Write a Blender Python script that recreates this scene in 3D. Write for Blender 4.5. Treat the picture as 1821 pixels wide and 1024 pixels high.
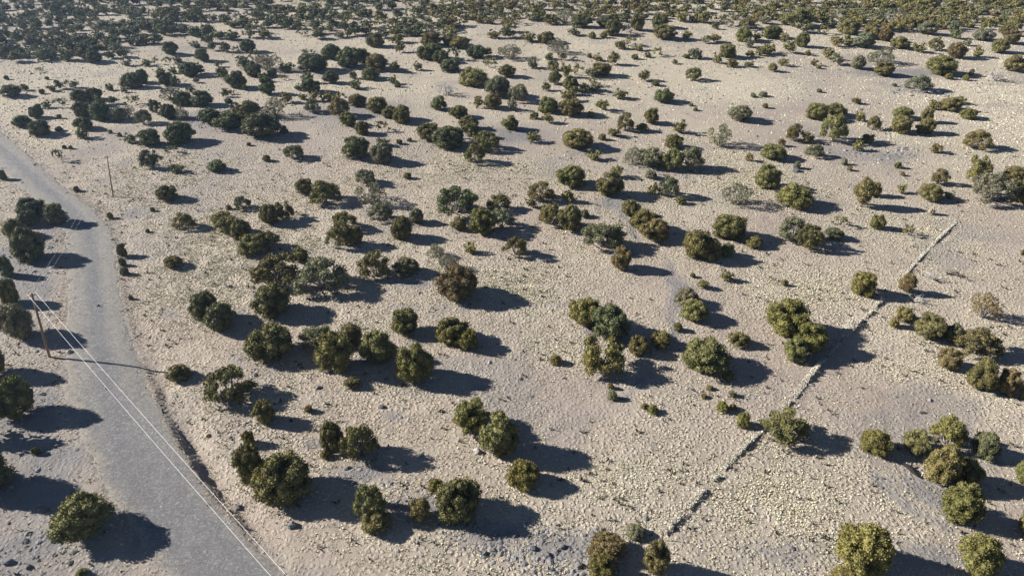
import bpy, math
import numpy as np
R = math.radians
for o in list(bpy.data.objects):
    bpy.data.objects.remove(o)
scene = bpy.context.scene
COL = scene.collection

# ------------------------------------------------------------------ camera, sky, sun, exposure
PITCH = 28.0
CAM_Z = 49.0
SUN_EL, SUN_AZ = 27.0, 9.0        # sun stands left of the view, SUN_AZ degrees beyond pure left
cam_d = bpy.data.cameras.new('camera')
cam_d.sensor_width = 36.0
cam_d.lens = 24.0
cam_d.clip_start = 0.5
cam_d.clip_end = 9000.0
cam = bpy.data.objects.new('camera', cam_d)
COL.objects.link(cam)
cam.location = (0, 0, CAM_Z)
cam.rotation_euler = (R(90 - PITCH), 0, 0)
scene.camera = cam

world = bpy.data.worlds.new('World')
scene.world = world
world.use_nodes = True
wn = world.node_tree
wn.nodes.clear()
sky = wn.nodes.new('ShaderNodeTexSky')
sky.sky_type = 'NISHITA'
sky.sun_disc = False
sky.sun_elevation = R(SUN_EL)
sky.altitude = 1700
sky.air_density = 0.6
sky.dust_density = 0.1
bg = wn.nodes.new('ShaderNodeBackground')
bg.inputs['Strength'].default_value = 0.05
wo = wn.nodes.new('ShaderNodeOutputWorld')
wn.links.new(sky.outputs[0], bg.inputs[0])
wn.links.new(bg.outputs[0], wo.inputs[0])

sd = np.array([-math.cos(R(SUN_AZ)) * math.cos(R(SUN_EL)), math.sin(R(SUN_AZ)) * math.cos(R(SUN_EL)), math.sin(R(SUN_EL))])
# Nishita: rotation 0 puts the sun on +Y, growing clockwise seen from above
sky.sun_rotation = math.atan2(sd[0], sd[1]) % (2 * math.pi)
sun_d = bpy.data.lights.new('sun', 'SUN')
sun_d.energy = 5.0
sun_d.angle = R(0.53)
sun_d.color = (1.0, 0.955, 0.88)
sun = bpy.data.objects.new('sun', sun_d)
COL.objects.link(sun)
from mathutils import Vector
sun.rotation_euler = Vector(tuple(sd)).to_track_quat('Z', 'Y').to_euler()
sun.location = (-200, 60, 200)

scene.view_settings.view_transform = 'Standard'
scene.view_settings.look = 'None'
scene.view_settings.gamma = 1.0
scene.view_settings.use_curve_mapping = False
scene.view_settings.exposure = 1.08
scene.cycles.max_bounces = 4
scene.cycles.diffuse_bounces = 2
scene.cycles.volume_bounces = 0

# ------------------------------------------------------------------ numeric helpers
RS = np.random.RandomState
def hash2(ix, iy, seed):
    h = (ix.astype(np.int64) * 374761393 + iy.astype(np.int64) * 668265263 + seed * 1442695041) & 0xFFFFFFFF
    h = ((h ^ (h >> 13)) * 1274126177) & 0xFFFFFFFF
    h = (h ^ (h >> 16)) & 0xFFFFFFFF
    return h / 4294967295.0
def vnoise(x, y, scale, seed):
    x = np.asarray(x, float) / scale; y = np.asarray(y, float) / scale
    ix = np.floor(x); iy = np.floor(y)
    fx = x - ix; fy = y - iy
    fx = fx * fx * (3 - 2 * fx); fy = fy * fy * (3 - 2 * fy)
    a = hash2(ix, iy, seed); b = hash2(ix + 1, iy, seed); c = hash2(ix, iy + 1, seed); d = hash2(ix + 1, iy + 1, seed)
    return (a * (1 - fx) + b * fx) * (1 - fy) + (c * (1 - fx) + d * fx) * fy
def fnoise(x, y, scale, seed, octv=4):
    s = 0; a = 1.0; t = 0
    for k in range(octv):
        s = s + a * vnoise(x, y, scale / 2 ** k, seed + k * 17); t += a; a *= 0.5
    return s / t
def sstep(a, b, x):
    t = np.clip((x - a) / (b - a), 0, 1)
    return t * t * (3 - 2 * t)

FPX = 24.0 / 36.0 * 1821
SLOPE = 0.0717
sp, cp = math.sin(R(PITCH)), math.cos(R(PITCH))
def base_z(x, y):
    x = np.asarray(x, float); y = np.asarray(y, float)
    yy = np.where(y > 420, 420 + (1 - np.exp(-(y - 420) / 250.0)) * 250.0, y)      # the long slope levels off at a far crest
    z = SLOPE * yy
    z = z + (fnoise(x, y, 70, 5, 2) - .5) * 2.2 * sstep(30, 160, y) + (fnoise(x, y, 16, 9, 3) - .5) * 0.55
    return z
def ground_at(u, v):
    """the spot on the terrain seen in direction (u, v) of the survey frame"""
    xr = (u - 910.5) / FPX; yr = (512 - v) / FPX
    d = np.array([xr, cp + yr * sp, -sp + yr * cp])
    t = CAM_Z / (SLOPE * d[1] - d[2])
    for _ in range(5):
        x_, y_ = t * d[0], t * d[1]
        t = (CAM_Z - (float(base_z(x_, y_)) - SLOPE * y_)) / (SLOPE * d[1] - d[2])
    return np.array([t * d[0], t * d[1]])
def project(x, y, z):
    z = z - CAM_Z
    zc = y * cp - z * sp
    return 910.5 + FPX * x / zc, 512 - FPX * (y * sp + z * cp) / zc, zc

# ------------------------------------------------------------------ road edges (left, right)
ROAD = [((-230, 150), (-190, 110)), ((-100, 232), (-62, 185)), ((0, 303), (12, 243)), ((45, 342), (68, 291)), ((85, 372), (118, 336)), ((110, 398), (164, 370)),
        ((119, 430), (195, 408)), ((121, 480), (208, 460)), ((119, 540), (216, 520)), ((116, 600), (230, 585)), ((117, 660), (252, 645)),
        ((130, 720), (280, 715)), ((150, 790), (316, 790)), ((183, 865), (362, 862)), ((230, 940), (416, 930)), ((292, 1015), (480, 995)),
        ((360, 1085), (560, 1060)), ((470, 1180), (690, 1150))]
def catmull(P, n):
    P = np.array(P, float); P = np.vstack([2 * P[0] - P[1], P, 2 * P[-1] - P[-2]])
    out = []
    for i in range(1, len(P) - 2):
        for k in range(n):
            t = k / n
            a, b, c, d = P[i - 1], P[i], P[i + 1], P[i + 2]
            out.append(.5 * ((2 * b) + (c - a) * t + (2 * a - 5 * b + 4 * c - d) * t * t + (3 * b - a - 3 * c + d) * t ** 3))
    out.append(P[-2])
    return np.array(out)
NSUB = 26
RL = catmull([ground_at(*a) for a, b in ROAD], NSUB)
RR = catmull([ground_at(*b) for a, b in ROAD], NSUB)
RC = .5 * (RL + RR)
RT = np.gradient(RC, axis=0); RT /= np.linalg.norm(RT, axis=1)[:, None]
RW = np.linalg.norm(RR - RL, axis=1)
RK = np.arange(len(RC)) / NSUB          # survey index along the road
# direction across the road, pointing to its right-hand (east) edge
RN = (RR - RL) / RW[:, None]
def road_coords(x, y):
    """signed offset from centre (+ to the right edge), half width there, index"""
    x = np.asarray(x, float).ravel(); y = np.asarray(y, float).ravel()
    s = np.full(x.shape, 999.0); hw = np.full(x.shape, 3.0); k = np.zeros(x.shape)
    lo = RC.min(0) - 25; hi = RC.max(0) + 25
    near = np.where((x > lo[0]) & (x < hi[0]) & (y > lo[1]) & (y < hi[1]))[0]
    for c in range(0, len(near), 40000):
        idx = near[c:c + 40000]
        dx = x[idx, None] - RC[None, :, 0]; dy = y[idx, None] - RC[None, :, 1]
        j = np.argmin(dx * dx + dy * dy, axis=1)
        ar = np.arange(len(idx))
        # normal to the tangent, to the right
        nx = -RT[j, 1]; ny = RT[j, 0]
        sg = np.sign(nx * RN[j, 0] + ny * RN[j, 1])
        s[idx] = (dx[ar, j] * nx + dy[ar, j] * ny) * sg
        al = np.abs(dx[ar, j] * RT[j, 0] + dy[ar, j] * RT[j, 1])
        s[idx] = np.where(al > 6, 999.0, s[idx])
        hw[idx] = .5 * RW[j] * np.abs(RN[j, 0] * nx + RN[j, 1] * ny)
        k[idx] = RK[j]
    return s, hw, k
def ditch_amount(k):
    return sstep(9.5, 12.0, k) * (1 - sstep(14.3, 15.8, k)) * 1.0 + .28 * sstep(3.5, 5, k) * (1 - sstep(8.5, 10.5, k))
def terrain(x, y, under_road=False):
    shp = np.shape(x)
    z = base_z(x, y).ravel()
    xr_ = np.asarray(x, float).ravel(); yr_ = np.asarray(y, float).ravel()
    s, hw, k = road_coords(xr_, yr_)
    wob = (vnoise(xr_, yr_, 2.3, 31) - .5) * .7
    d = s - hw + wob * .6
    am = ditch_amount(k)
    z = z + .18 * am * sstep(4, 0, np.abs(d))                                                                    # shoulder pushed up
    z = z - .62 * am * (.55 + .9 * vnoise(xr_, yr_, 3.5, 33)) * sstep(.0, .75, d) * (1 - sstep(.95, 3.8 + 2 * wob, d))
    if under_road:
        z = z - .22 * (1 - sstep(-.9, -.25, np.abs(s) - hw))
    return z.reshape(shp)

# ------------------------------------------------------------------ mesh helpers
def mesh_np(name, V, F, mats, tint=None, smooth=False, colors=None):
    """V (n,3), F (m,3|4) int arrays"""
    me = bpy.data.meshes.new(name)
    V = np.asarray(V, np.float32); 
    if isinstance(F, tuple):
        loops = np.concatenate([f.ravel() for f in F]); tot = np.concatenate([np.full(len(f), f.shape[1]) for f in F])
    else:
        F = np.asarray(F); loops = F.ravel(); tot = np.full(len(F), F.shape[1])
    me.vertices.add(len(V)); me.vertices.foreach_set('co', V.ravel())
    me.loops.add(len(loops)); me.loops.foreach_set('vertex_index', loops.astype(np.int32))
    st = np.concatenate([[0], np.cumsum(tot)[:-1]]).astype(np.int32)
    me.polygons.add(len(tot)); me.polygons.foreach_set('loop_start', st)
    me.polygons.foreach_set('use_smooth', np.full(len(tot), smooth))
    me.update(calc_edges=True)
    me.validate(clean_customdata=False)
    for k, a in (tint or {}).items():
        at = me.attributes.new(k, 'FLOAT', 'POINT'); at.data.foreach_set('value', np.asarray(a, np.float32))
    if colors is not None:
        at = me.attributes.new('tone', 'FLOAT_COLOR', 'POINT')
        c = np.ones((len(V), 4), np.float32); c[:, :3] = colors; at.data.foreach_set('color', c.ravel())
    for m in mats if isinstance(mats, (list, tuple)) else [mats]:
        me.materials.append(m)
    return me
def link(name, me, parent=None, loc=None):
    o = bpy.data.objects.new(name, me)
    COL.objects.link(o)
    if parent is not None: o.parent = parent
    if loc is not None: o.location = loc
    return o
def tag(o, label=None, cat=None, group=None, kind=None):
    if label: o['label'] = label
    if cat: o['category'] = cat
    if group: o['group'] = group
    if kind: o['kind'] = kind
    return o
class Acc:
    def __init__(s): s.v = []; s.f3 = []; s.f4 = []; s.t = []; s.c = []; s.n = 0
    def add(s, V, F3=None, F4=None, t=None, c=None):
        V = np.asarray(V, float)
        if F3 is not None and len(F3): s.f3.append(np.asarray(F3) + s.n)
        if F4 is not None and len(F4): s.f4.append(np.asarray(F4) + s.n)
        s.v.append(V); s.n += len(V)
        s.t.append(np.broadcast_to(0.5 if t is None else t, (len(V),)))
        if c is not None: s.c.append(np.broadcast_to(c, (len(V), 3)))
    def mesh(s, name, mats, smooth=False):
        F = tuple(np.concatenate(f) for f in (s.f3, s.f4) if f)
        return mesh_np(name, np.concatenate(s.v), F, mats, {'tint': np.concatenate(s.t)}, smooth, np.concatenate(s.c) if s.c else None)
def tube(P, rad, n=6, cap=True):
    P = np.asarray(P, float); rad = np.broadcast_to(rad, (len(P),))
    T = np.gradient(P, axis=0); T /= np.linalg.norm(T, axis=1)[:, None] + 1e-9
    ref = np.array([0, 0, 1.0]) if abs(T[:, 2]).mean() < .8 else np.array([1.0, 0, 0])
    A = np.cross(T, ref); A /= np.linalg.norm(A, axis=1)[:, None] + 1e-9
    B = np.cross(T, A)
    an = np.arange(n) * 2 * math.pi / n
    V = P[:, None] + rad[:, None, None] * (A[:, None] * np.cos(an)[None, :, None] + B[:, None] * np.sin(an)[None, :, None])
    F = []
    for i in range(len(P) - 1):
        for j in range(n):
            F.append((i * n + j, i * n + (j + 1) % n, (i + 1) * n + (j + 1) % n, (i + 1) * n + j))
    V = V.reshape(-1, 3); F3 = []
    if cap:
        for e, b in ((0, 0), (1, (len(P) - 1) * n)):
            V = np.vstack([V, P[0 if e == 0 else -1]]); c = len(V) - 1
            for j in range(n): F3.append((c, b + (j + 1) % n, b + j) if e == 0 else (c, b + j, b + (j + 1) % n))
    return V, np.array(F3, int).reshape(-1, 3), np.array(F, int)
def ico(sub=1):
    import bmesh
    bm = bmesh.new(); bmesh.ops.create_icosphere(bm, subdivisions=sub, radius=1.0)
    V = np.array([v.co[:] for v in bm.verts]); F = np.array([[v.index for v in f.verts] for f in bm.faces]); bm.free()
    return V, F
ICO1, ICO2 = ico(1), ico(2)

# ------------------------------------------------------------------ materials
def mat(name):
    m = bpy.data.materials.new(name); m.use_nodes = True
    nt = m.node_tree; b = nt.nodes['Principled BSDF']
    b.inputs['Roughness'].default_value = .9
    b.inputs['Specular IOR Level'].default_value = .15
    return m, nt, b
def N(nt, t, **kw):
    n = nt.nodes.new(t)
    for k, v in kw.items(): setattr(n, k, v)
    return n
def mixc(nt, fac, a, b, mode='MIX'):
    n = N(nt, 'ShaderNodeMix', data_type='RGBA', blend_type=mode)
    for sock, val in ((n.inputs[0], fac), (n.inputs[6], a), (n.inputs[7], b)):
        if hasattr(val, 'is_output'): nt.links.new(val, sock)
        elif isinstance(val, (int, float)): sock.default_value = val
        else: sock.default_value = (*val, 1)
    return n.outputs[2]
def noise(nt, co, scale, detail=4, rough=.6):
    n = N(nt, 'ShaderNodeTexNoise'); n.inputs['Scale'].default_value = scale
    n.inputs['Detail'].default_value = detail; n.inputs['Roughness'].default_value = rough
    nt.links.new(co, n.inputs['Vector']); return n.outputs['Fac']
def ramp(nt, fac, a, b, lo=0.0, hi=1.0):
    n = N(nt, 'ShaderNodeMapRange'); n.inputs['From Min'].default_value = a; n.inputs['From Max'].default_value = b
    n.inputs['To Min'].default_value = lo; n.inputs['To Max'].default_value = hi
    nt.links.new(fac, n.inputs['Value']); return n.outputs[0]
def attr(nt, name):
    n = N(nt, 'ShaderNodeAttribute'); n.attribute_name = name; return n
def math_(nt, op, a, b):
    n = N(nt, 'ShaderNodeMath', operation=op)
    for i, v in enumerate((a, b)):
        if hasattr(v, 'is_output'): nt.links.new(v, n.inputs[i])
        else: n.inputs[i].default_value = v
    return n.outputs[0]
def bump(nt, b, h, dist, strength=1.0):
    n = N(nt, 'ShaderNodeBump'); n.inputs['Distance'].default_value = dist; n.inputs['Strength'].default_value = strength
    nt.links.new(h, n.inputs['Height']); nt.links.new(n.outputs[0], b.inputs['Normal'])

SOIL = (.362, .300, .248); SOIL2 = (.46, .400, .325); GREY = (.205, .20, .205); STRAW = (.62, .565, .42)
def make_ground():
    m, nt, b = mat('dry_soil')
    co = N(nt, 'ShaderNodeNewGeometry').outputs['Position']
    fine = noise(nt, co, 3.2, 5, .7); mid = noise(nt, co, .35, 5, .6); big = noise(nt, co, .05, 3, .5); grit = noise(nt, co, 16, 3, .8)
    c = mixc(nt, ramp(nt, mid, .35, .68), SOIL, SOIL2)
    c = mixc(nt, ramp(nt, big, .40, .62, 0, .6), c, (.350, .280, .238))
    c = mixc(nt, ramp(nt, noise(nt, co, .021, 4, .55), .46, .62, 0, .5), c, (.295, .258, .235))
    g = attr(nt, 'grey').outputs['Fac']
    gm = math_(nt, 'MULTIPLY', g, ramp(nt, mid, .25, .6, .55, 1.1))
    c = mixc(nt, gm, c, GREY)
    # far grass cover: pale straw flecks
    vo = N(nt, 'ShaderNodeTexVoronoi'); vo.inputs['Scale'].default_value = 2.3
    wv = N(nt, 'ShaderNodeVectorMath', operation='MULTIPLY_ADD'); nt.links.new(N(nt, 'ShaderNodeTexNoise').outputs['Color'], wv.inputs[0]); wv.inputs[1].default_value = (.5, .5, .5); nt.links.new(co, wv.inputs[2])
    nz = wv.inputs[0].links[0].from_node; nz.inputs['Scale'].default_value = 1.5; nt.links.new(co, nz.inputs['Vector'])
    nt.links.new(wv.outputs[0], vo.inputs['Vector'])
    fl = ramp(nt, vo.outputs['Distance'], .52, .2)
    s = attr(nt, 'straw').outputs['Fac']
    c = mixc(nt, math_(nt, 'MULTIPLY', s, ramp(nt, fl, 0, 1, .40, .85)), c, STRAW)
    c = mixc(nt, ramp(nt, grit, .3, .65, .4, 0), c, (.23, .195, .165))
    c = mixc(nt, ramp(nt, fine, .58, .75, 0, .5), c, (.54, .475, .40))
    nt.links.new(c, b.inputs['Base Color'])
    h = math_(nt, 'ADD', math_(nt, 'MULTIPLY', fine, .6), math_(nt, 'MULTIPLY', grit, .4))
    h = math_(nt, 'ADD', h, math_(nt, 'MULTIPLY', fl, ramp(nt, s, 0, .6, .35, 1.1)))
    bump(nt, b, h, .13, 1.0)
    return m
def make_road():
    m, nt, b = mat('road_gravel')
    co = N(nt, 'ShaderNodeNewGeometry').outputs['Position']
    fine = noise(nt, co, 4, 6, .85); mid = noise(nt, co, .6, 7, .75); grit = noise(nt, co, 22, 2, .8)
    tr = attr(nt, 'track').outputs['Fac']; st = attr(nt, 'verge').outputs['Fac']
    c = mixc(nt, ramp(nt, mid, .36, .64), (.185, .18, .182), (.30, .288, .28))
    c = mixc(nt, math_(nt, 'MULTIPLY', tr, .7), c, (.205, .206, .222))
    c = mixc(nt, math_(nt, 'MULTIPLY', st, ramp(nt, fine, .38, .55, .15, .9)), c, (.45, .41, .335))
    ed = math_(nt, 'ADD', attr(nt, 'edge').outputs['Fac'], math_(nt, 'MULTIPLY', math_(nt, 'SUBTRACT', noise(nt, co, 1.1, 6, .75), .5), 1.5))
    c = mixc(nt, ramp(nt, ed, .45, .75, 0, .9), c, mixc(nt, ramp(nt, fine, .4, .62), (.36, .315, .27), (.50, .445, .345)))
    c = mixc(nt, ramp(nt, grit, .35, .62, .6, 0), c, (.13, .128, .13))
    c = mixc(nt, ramp(nt, fine, .52, .62, 0, .65), c, (.48, .465, .45))
    c = mixc(nt, ramp(nt, fine, .46, .36, 0, .6), c, (.15, .147, .15))
    nt.links.new(c, b.inputs['Base Color'])
    bump(nt, b, math_(nt, 'ADD', fine, grit), .12, .9)
    return m
def make_foliage():
    m, nt, b = mat('juniper_foliage')
    oi = N(nt, 'ShaderNodeObjectInfo')
    t = attr(nt, 'tint').outputs['Fac']
    v = ramp(nt, t, 0, 1, .6, 1.65)
    vv = N(nt, 'ShaderNodeCombineColor'); [nt.links.new(v, vv.inputs[i]) for i in range(3)]
    c = mixc(nt, 1.0, oi.outputs['Color'], vv.outputs[0], 'MULTIPLY')
    nt.links.new(c, b.inputs['Base Color']); b.inputs['Roughness'].default_value = .75
    return m
def make_tone(name, lo=.6, hi=1.4, rough=.9):
    m, nt, b = mat(name)
    t = attr(nt, 'tint').outputs['Fac']; v = ramp(nt, t, 0, 1, lo, hi)
    vv = N(nt, 'ShaderNodeCombineColor'); [nt.links.new(v, vv.inputs[i]) for i in range(3)]
    c = mixc(nt, 1.0, attr(nt, 'tone').outputs['Color'], vv.outputs[0], 'MULTIPLY')
    nt.links.new(c, b.inputs['Base Color']); b.inputs['Roughness'].default_value = rough
    return m
def make_noise_mat(name, a, c2, scale, dist=.03, rough=.9, stretch=None):
    m, nt, b = mat(name)
    co = N(nt, 'ShaderNodeTexCoord').outputs['Object']
    if stretch:
        mp = N(nt, 'ShaderNodeMapping'); mp.inputs['Scale'].default_value = stretch; nt.links.new(co, mp.inputs[0]); co = mp.outputs[0]
    f = noise(nt, co, scale, 5, .65)
    nt.links.new(mixc(nt, ramp(nt, f, .3, .7), a, c2), b.inputs['Base Color'])
    bump(nt, b, f, dist); b.inputs['Roughness'].default_value = rough
    return m
M_GROUND, M_ROAD, M_LEAF = make_ground(), make_road(), make_foliage()
M_TONE = make_tone('woodland_foliage', .65, 1.5); M_GRASS = make_tone('dry_grass', .8, 1.2)
M_BARK = make_noise_mat('grey_bark', (.20, .17, .145), (.40, .37, .33), 9, .02, .9, (1, 1, .25))
M_DEAD = make_noise_mat('dead_wood', (.36, .34, .32), (.55, .53, .50), 9, .02)
M_ROCK = make_noise_mat('basalt_rock', (.10, .098, .10), (.25, .24, .235), 3, .08)
M_PALE = make_noise_mat('pale_rock', (.32, .29, .26), (.46, .43, .39), 3, .05)
M_POLE = make_noise_mat('weathered_pole_wood', (.17, .11, .065), (.31, .215, .14), 5, .01, .85, (1, 1, .08))
M_STEEL = make_noise_mat('rusty_steel', (.10, .08, .07), (.16, .13, .11), 12, .002, .7)
M_WIRE, _nt, _b = mat('bright_aluminium_wire')
_b.inputs['Base Color'].default_value = (.86, .86, .85, 1); _b.inputs['Roughness'].default_value = .45; _b.inputs['Specular IOR Level'].default_value = .5
M_CERAMIC, _nt, _b = mat('glazed_ceramic')
_b.inputs['Base Color'].default_value = (.55, .55, .56, 1); _b.inputs['Roughness'].default_value = .25

# ------------------------------------------------------------------ cover fields: bare grey gravel and straw grass
GREY_SPOTS = [(740, 505, 90, 14), (905, 455, 90, 18), (820, 535, 60, 18), (640, 640, 45, 10), (1000, 975, 130, 50), (880, 950, 120, 40), (640, 840, 90, 30), (560, 790, 40, 14),
              (1660, 880, 70, 40), (1420, 985, 120, 40), (1650, 990, 120, 40), (1190, 310, 160, 26), (1090, 360, 60, 24), (1060, 590, 36, 12), (400, 205, 140, 26), (80, 830, 150, 90), (60, 720, 90, 60), (250, 960, 40, 40),
              (40, 980, 150, 60), (620, 200, 160, 30), (900, 240, 160, 30), (1530, 270, 170, 24), (1210, 510, 30, 24), (120, 640, 16, 60), (60, 430, 60, 70), (30, 560, 60, 50), (1600, 130, 200, 14),
              (1640, 165, 60, 10), (420, 560, 30, 16), (1105, 378, 14, 30), (1125, 412, 14, 30), (1195, 500, 16, 36), (1204, 545, 14, 36), (1200, 600, 12, 30), (700, 740, 26, 14), (300, 560, 22, 12), (240, 380, 30, 20), (850, 690, 20, 8), (760, 900, 120, 40), (220, 290, 20, 12), (1120, 450, 40, 16)]
STRAW_SPOTS = [(930, 505, 160, 45), (1000, 620, 160, 60), (1100, 850, 170, 90), (1380, 880, 190, 90), (1000, 320, 170, 22), (1400, 520, 160, 60), (1680, 430, 160, 60), (1300, 170, 260, 30), (560, 150, 120, 16),
               (760, 160, 100, 18), (560, 430, 120, 40), (820, 680, 130, 40), (1600, 660, 130, 50), (1700, 155, 160, 24), (900, 300, 200, 20), (150, 130, 140, 20), (330, 60, 150, 10), (1000, 45, 160, 10), (680, 20, 120, 8)]
BLOB = {}
def blobs(spots, x, y):
    out = np.zeros(np.shape(x))
    for u, v, w, h in spots:
        if (u, v) in BLOB:
            c, rx, ry = BLOB[(u, v)]
            out = np.maximum(out, np.exp(-(((x - c[0]) / rx) ** 2 + ((y - c[1]) / ry) ** 2) * 1.1)); continue
        c = ground_at(u, v); e = ground_at(u + w * .5, v); n_ = ground_at(u, v - h * .5); s_ = ground_at(u, v + h * .5)
        rx = np.linalg.norm(e - c) + .1; ry = .5 * np.linalg.norm(n_ - s_) + .1
        BLOB[(u, v)] = (c, rx, ry)
        out = np.maximum(out, np.exp(-(((x - c[0]) / rx) ** 2 + ((y - c[1]) / ry) ** 2) * 1.1))
    return out
PATHS = [([(1090, 352), (1112, 385), (1132, 425)], .5), ([(1188, 470), (1200, 512), (1193, 560), (1207, 592)], .55), ([(1140, 675), (1115, 705), (1088, 712)], .35), ([(124, 628), (122, 670), (132, 735)], .5), ([(1560, 850), (1620, 905), (1690, 940)], .45), ([(700, 545), (860, 548), (1010, 540)], .3)]
PW = [(catmull([ground_at(*q) for q in P], 14), w) for P, w in PATHS]
def path_mask(x, y):
    out = np.zeros(np.shape(x))
    for P, w in PW:
        lo = P.min(0) - 4; hi = P.max(0) + 4
        k = np.where((x > lo[0]) & (x < hi[0]) & (y > lo[1]) & (y < hi[1]))[0]
        if len(k) == 0: continue
        d = np.sqrt(((x[k, None] - P[None, :, 0]) ** 2 + (y[k, None] - P[None, :, 1]) ** 2).min(1)) + (vnoise(x[k], y[k], 1.2, 71) - .5) * .5
        out[k] = np.maximum(out[k], 1 - sstep(w * .6, w * 1.9, d))
    return out
def cover(x, y):
    n1 = fnoise(x, y, 14, 41, 4); n2 = fnoise(x, y, 9, 77, 4)
    g = np.clip(blobs(GREY_SPOTS, x, y) * 1.5 * sstep(.28, .6, n1 + .1) + .5 * sstep(.60, .75, n2), 0, 1)
    g = np.maximum(g, .8 * path_mask(x, y))
    rs, rh, rk = road_coords(x, y)
    west = sstep(.5, 2.5, -rs - rh) * (rs > -60) * sstep(2.5, 5, rk)                     # stony strip west of the road
    g = np.maximum(g, west * (.50 + .5 * sstep(.4, .6, n1)))
    s = np.clip(.34 + 1.5 * (fnoise(x, y, 20, 13, 4) - .47) + .65 * blobs(STRAW_SPOTS, x, y) + .2 * sstep(110, 200, y), 0, 1) * (1 - .75 * g)
    return g, s

# ------------------------------------------------------------------ ground sheet
def axis_(segs):
    a = []
    for lo, hi, n, pw in segs:
        t = np.arange(n) / n
        a.append(lo + (hi - lo) * t ** pw)
    return np.concatenate(a + [[segs[-1][1]]])
ys = axis_([(-600, 0, 8, 1), (0, 28, 10, 1), (28, 100, 160, 1), (100, 330, 180, 1.35), (330, 5000, 46, 2.4)])
half = axis_([(0, 58, 120, 1), (58, 230, 90, 1.3), (230, 3000, 30, 2.4)])
xs = np.concatenate([-half[:0:-1], half])
GX, GY = np.meshgrid(xs, ys)
gz = terrain(GX, GY, True)
near = GY < 130
gz = gz + np.where(near, (vnoise(GX, GY, .9, 3) - .5) * .12, 0)
nx_, ny_ = len(xs), len(ys)
ii = np.arange(nx_ * ny_).reshape(ny_, nx_)
F = np.stack([ii[:-1, :-1], ii[:-1, 1:], ii[1:, 1:], ii[1:, :-1]], -1).reshape(-1, 4)
gg, ss = cover(GX.ravel(), GY.ravel())
rs_, rh_, rk_ = road_coords(GX, GY)
gg = np.maximum(gg, .6 * (1 - sstep(-.5, 1.0, np.abs(rs_) - rh_)))
ss = ss * sstep(.2, 3.0, np.abs(rs_) - rh_)
ground = link('ground', mesh_np('ground', np.stack([GX.ravel(), GY.ravel(), gz.ravel()], 1), F, M_GROUND, {'grey': gg, 'straw': ss}, True))
tag(ground, 'dry pinkish soil of the gently rising open grassland', kind='structure')

# ------------------------------------------------------------------ gravel road
NC = 33
V = []; track = []; verge = []; redge = []
for i in range(len(RC)):
    for j in range(NC):
        t = j / (NC - 1)
        wl = (fnoise(RC[i, 0], RC[i, 1], 2.4, 61, 3) - .5) * 1.8 + .3; wr = (fnoise(RC[i, 0], RC[i, 1], 1.9, 62, 3) - .5) * .9
        p = (RL[i] - RN[i] * wl) * (1 - t) + (RR[i] + RN[i] * wr) * t
        V.append((p[0], p[1], 0))
        u = vnoise(RC[i, 0] * .5, RC[i, 1] * .5, 4, 63) * .06
        lowr = float(sstep(9.5, 12.5, RK[i]))
        tr = (1 - lowr) * max(math.exp(-((t - .50 - u) / .13) ** 2), .8 * math.exp(-((t - .93) / .06) ** 2)) + lowr * (.55 + .45 * max(math.exp(-((t - .36 - u) / .10) ** 2), math.exp(-((t - .70 - u) / .10) ** 2)))
        track.append(.85 * tr)
        lw = .30 + .12 * math.exp(-((RK[i] - 10.2) / 1.6) ** 2)
        redge.append(np.clip(max(1 - t / lw, 1 - (1 - t) / .16), 0, 1))
        upper = 1 - sstep(8, 11, RK[i])
        verge.append(np.clip((.5 + .5 * upper) * (abs(t - .5) * 2 - .55) / .4, 0, 1) + .75 * (1 - .85 * lowr) * (math.exp(-((t - .24) / .14) ** 2) + math.exp(-((t - .76) / .11) ** 2)))
V = np.array(V)
rz = base_z(V[:, 0], V[:, 1]); tt = np.tile(np.linspace(0, 1, NC), len(RC))
am = np.repeat(ditch_amount(RK), NC)
edge = np.minimum(tt, 1 - tt)
rz = rz + .18 * am * sstep(.4, 1, tt) + .05 * np.sin(tt * math.pi) - .012 * np.array(track) + .03 - .10 * (1 - sstep(0, .05, edge)) + (vnoise(V[:, 0], V[:, 1], .5, 64) - .5) * .05
V[:, 2] = rz
ii = np.arange(len(V)).reshape(-1, NC)
F = np.stack([ii[:-1, :-1], ii[:-1, 1:], ii[1:, 1:], ii[1:, :-1]], -1).reshape(-1, 4)
e1, e2 = V[F[0, 1]] - V[F[0, 0]], V[F[0, 3]] - V[F[0, 0]]
if np.cross(e1, e2)[2] < 0: F = F[:, ::-1]
road = link('gravel_road', mesh_np('gravel_road', V, F, M_ROAD, {'track': track, 'verge': np.clip(verge, 0, 1), 'edge': redge}, True))
tag(road, 'grey gravel road curving down the left side', kind='structure')

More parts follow.
